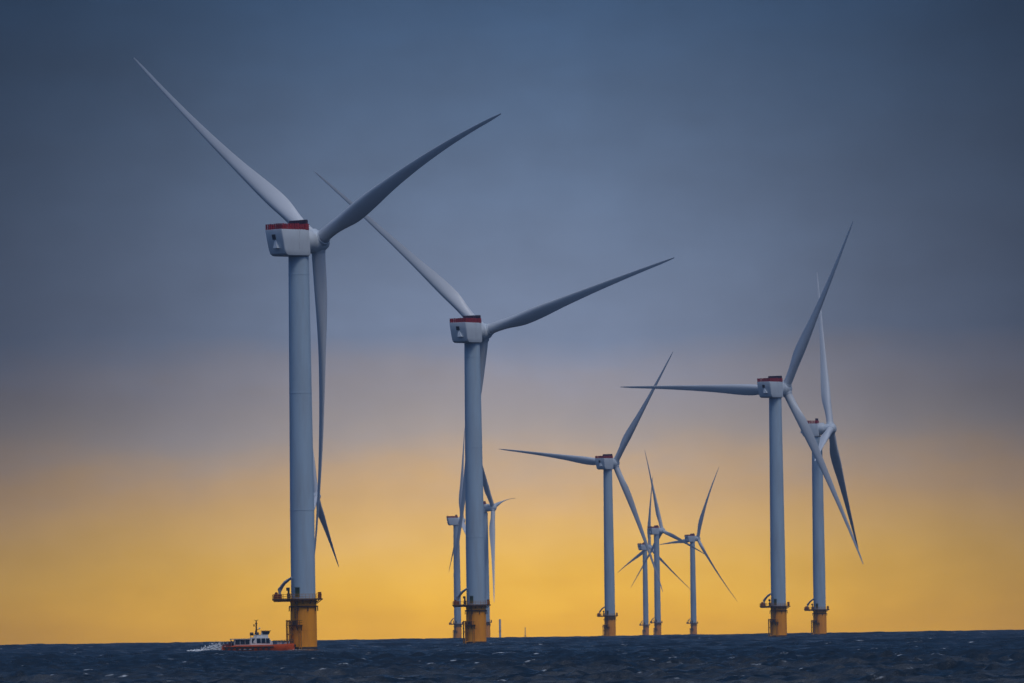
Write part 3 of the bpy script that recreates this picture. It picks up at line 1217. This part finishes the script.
    dg.box((14.2, -0.9, 1.5), (15.4, 0.7, 2.1))
    dg.box((16.0, -0.5, 1.55), (16.7, 0.6, 2.0))
    dg.tube((17.3, 0, 1.6), (17.3, 0, 2.3), 0.2, seg=10)
    dg.build("deck_gear", M["steel"], root)
    sg = MB()
    sg.tube((2.6, 1.2, 1.2), (2.6, 1.2, 2.5), 0.16, seg=8)
    sg.box((2.2, 0.4, 1.2), (3.0, 1.9, 1.9))
    sg.box((0.3, -2.2, 1.2), (1.7, 2.2, 1.75))
    sg.tube((2.0, -1.6, 1.2), (2.0, -1.6, 2.2), 0.22, seg=8)
    sg.build("stern_locker", M["brown_red"], root)
    root.scale = (1, 1, 1.12)
    return root


boat = build_boat()


# ------------------------------------------------------------------ churned white water behind the boat
def build_wash():
    rng = random.Random(3)
    m = bpy.data.materials.new("sea_foam")
    m.use_nodes = True
    t = m.node_tree
    b = t.nodes["Principled BSDF"]
    b.inputs["Base Color"].default_value = (0.80, 0.82, 0.83, 1)
    b.inputs["Roughness"].default_value = 0.8
    b.inputs["Subsurface Weight"].default_value = 0.0
    mb = MB()
    x0, y0, z0 = boat.location
    for k in range(1700):
        s = rng.random() ** 0.8
        along = -8.8 * s + rng.uniform(-0.3, 1.6)
        h = 2.3 * math.exp(-((s - 0.22) / 0.40) ** 2) + 0.45
        h *= 0.55 + 0.6 * math.sin(along * 2.7 + 1.2 * math.sin(along * 6.1)) ** 2
        z = rng.uniform(-0.15, h) * rng.random() ** 0.45
        y = rng.gauss(-0.5, 1.5 + 0.6 * s)
        r = rng.uniform(0.04, 0.20) * (1.15 - 0.5 * z / 1.9)
        mat = Matrix.Translation((along, y, z)) @ Matrix.Rotation(rng.uniform(0, 6), 4, "Z") @ Matrix.Rotation(rng.uniform(-0.5, 0.5), 4, "X") @ Matrix.Diagonal((r * rng.uniform(0.8, 2.4), r, r * rng.uniform(0.5, 1.1), 1))
        n0 = len(mb.bm.verts)
        bmesh.ops.create_icosphere(mb.bm, subdivisions=1, radius=1.0, matrix=mat)
        mb.bm.verts.ensure_lookup_table()
        for v in mb.bm.verts[n0:]:
            v.co += Vector((rng.gauss(0, 0.05), rng.gauss(0, 0.05), rng.gauss(0, 0.05)))
    o = mb.build("wake_foam", m, None, 180)
    o.location = (x0, y0, z0)
    o.rotation_euler = boat.rotation_euler
    tag(o, "white churned foam and spray behind the stern of the orange boat", "foam", kind="stuff")


build_wash()


# ------------------------------------------------------------------ thin things on the horizon
def build_distant():
    x, y = -21.0, 10100.0
    t = empty("distant_tower", (x, y, drop(x, y)))
    tag(t, "pale stub of an unfinished tower, barely visible on the horizon right of the second turbine", "tower")
    mb = MB()
    mb.lathe([(0, -4), (1.3, -4), (1.3, 25), (0, 25)], 24)
    mb.build("tower", M["white"], t, 40)
    mb = MB()
    mb.lathe([(0, 9.6), (2.0, 9.6), (2.0, 10.0), (0, 10.0)], 24)
    mb.build("work_platform", M["deck_steel"], t, 40)
    x, y = 11.5, 10200.0
    t = empty("distant_mast", (x, y, drop(x, y)))
    tag(t, "thin grey mast, shorter of the two faint uprights on the horizon at centre", "mast")
    mb = MB()
    for k in range(3):
        a = 2 * PI * k / 3
        mb.tube((1.3 * math.cos(a), 1.3 * math.sin(a), -4), (0.35 * math.cos(a), 0.35 * math.sin(a), 14.5), 0.28, 0.2, 6)
    for j in range(7):
        z = j * 2.0
        r_ = 1.3 - 0.95 * (z + 4) / 18.5
        for k in range(3):
            a, b = 2 * PI * k / 3, 2 * PI * (k + 1) / 3
            mb.tube((r_ * math.cos(a), r_ * math.sin(a), z), (r_ * math.cos(b), r_ * math.sin(b), z + 1.0), 0.14, seg=5)
    mb.build("lattice", M["steel"], t)
    mb = MB()
    mb.box((-1.5, -1.5, 3.0), (1.5, 1.5, 3.4))
    mb.build("work_platform", M["deck_steel"], t)


build_distant()
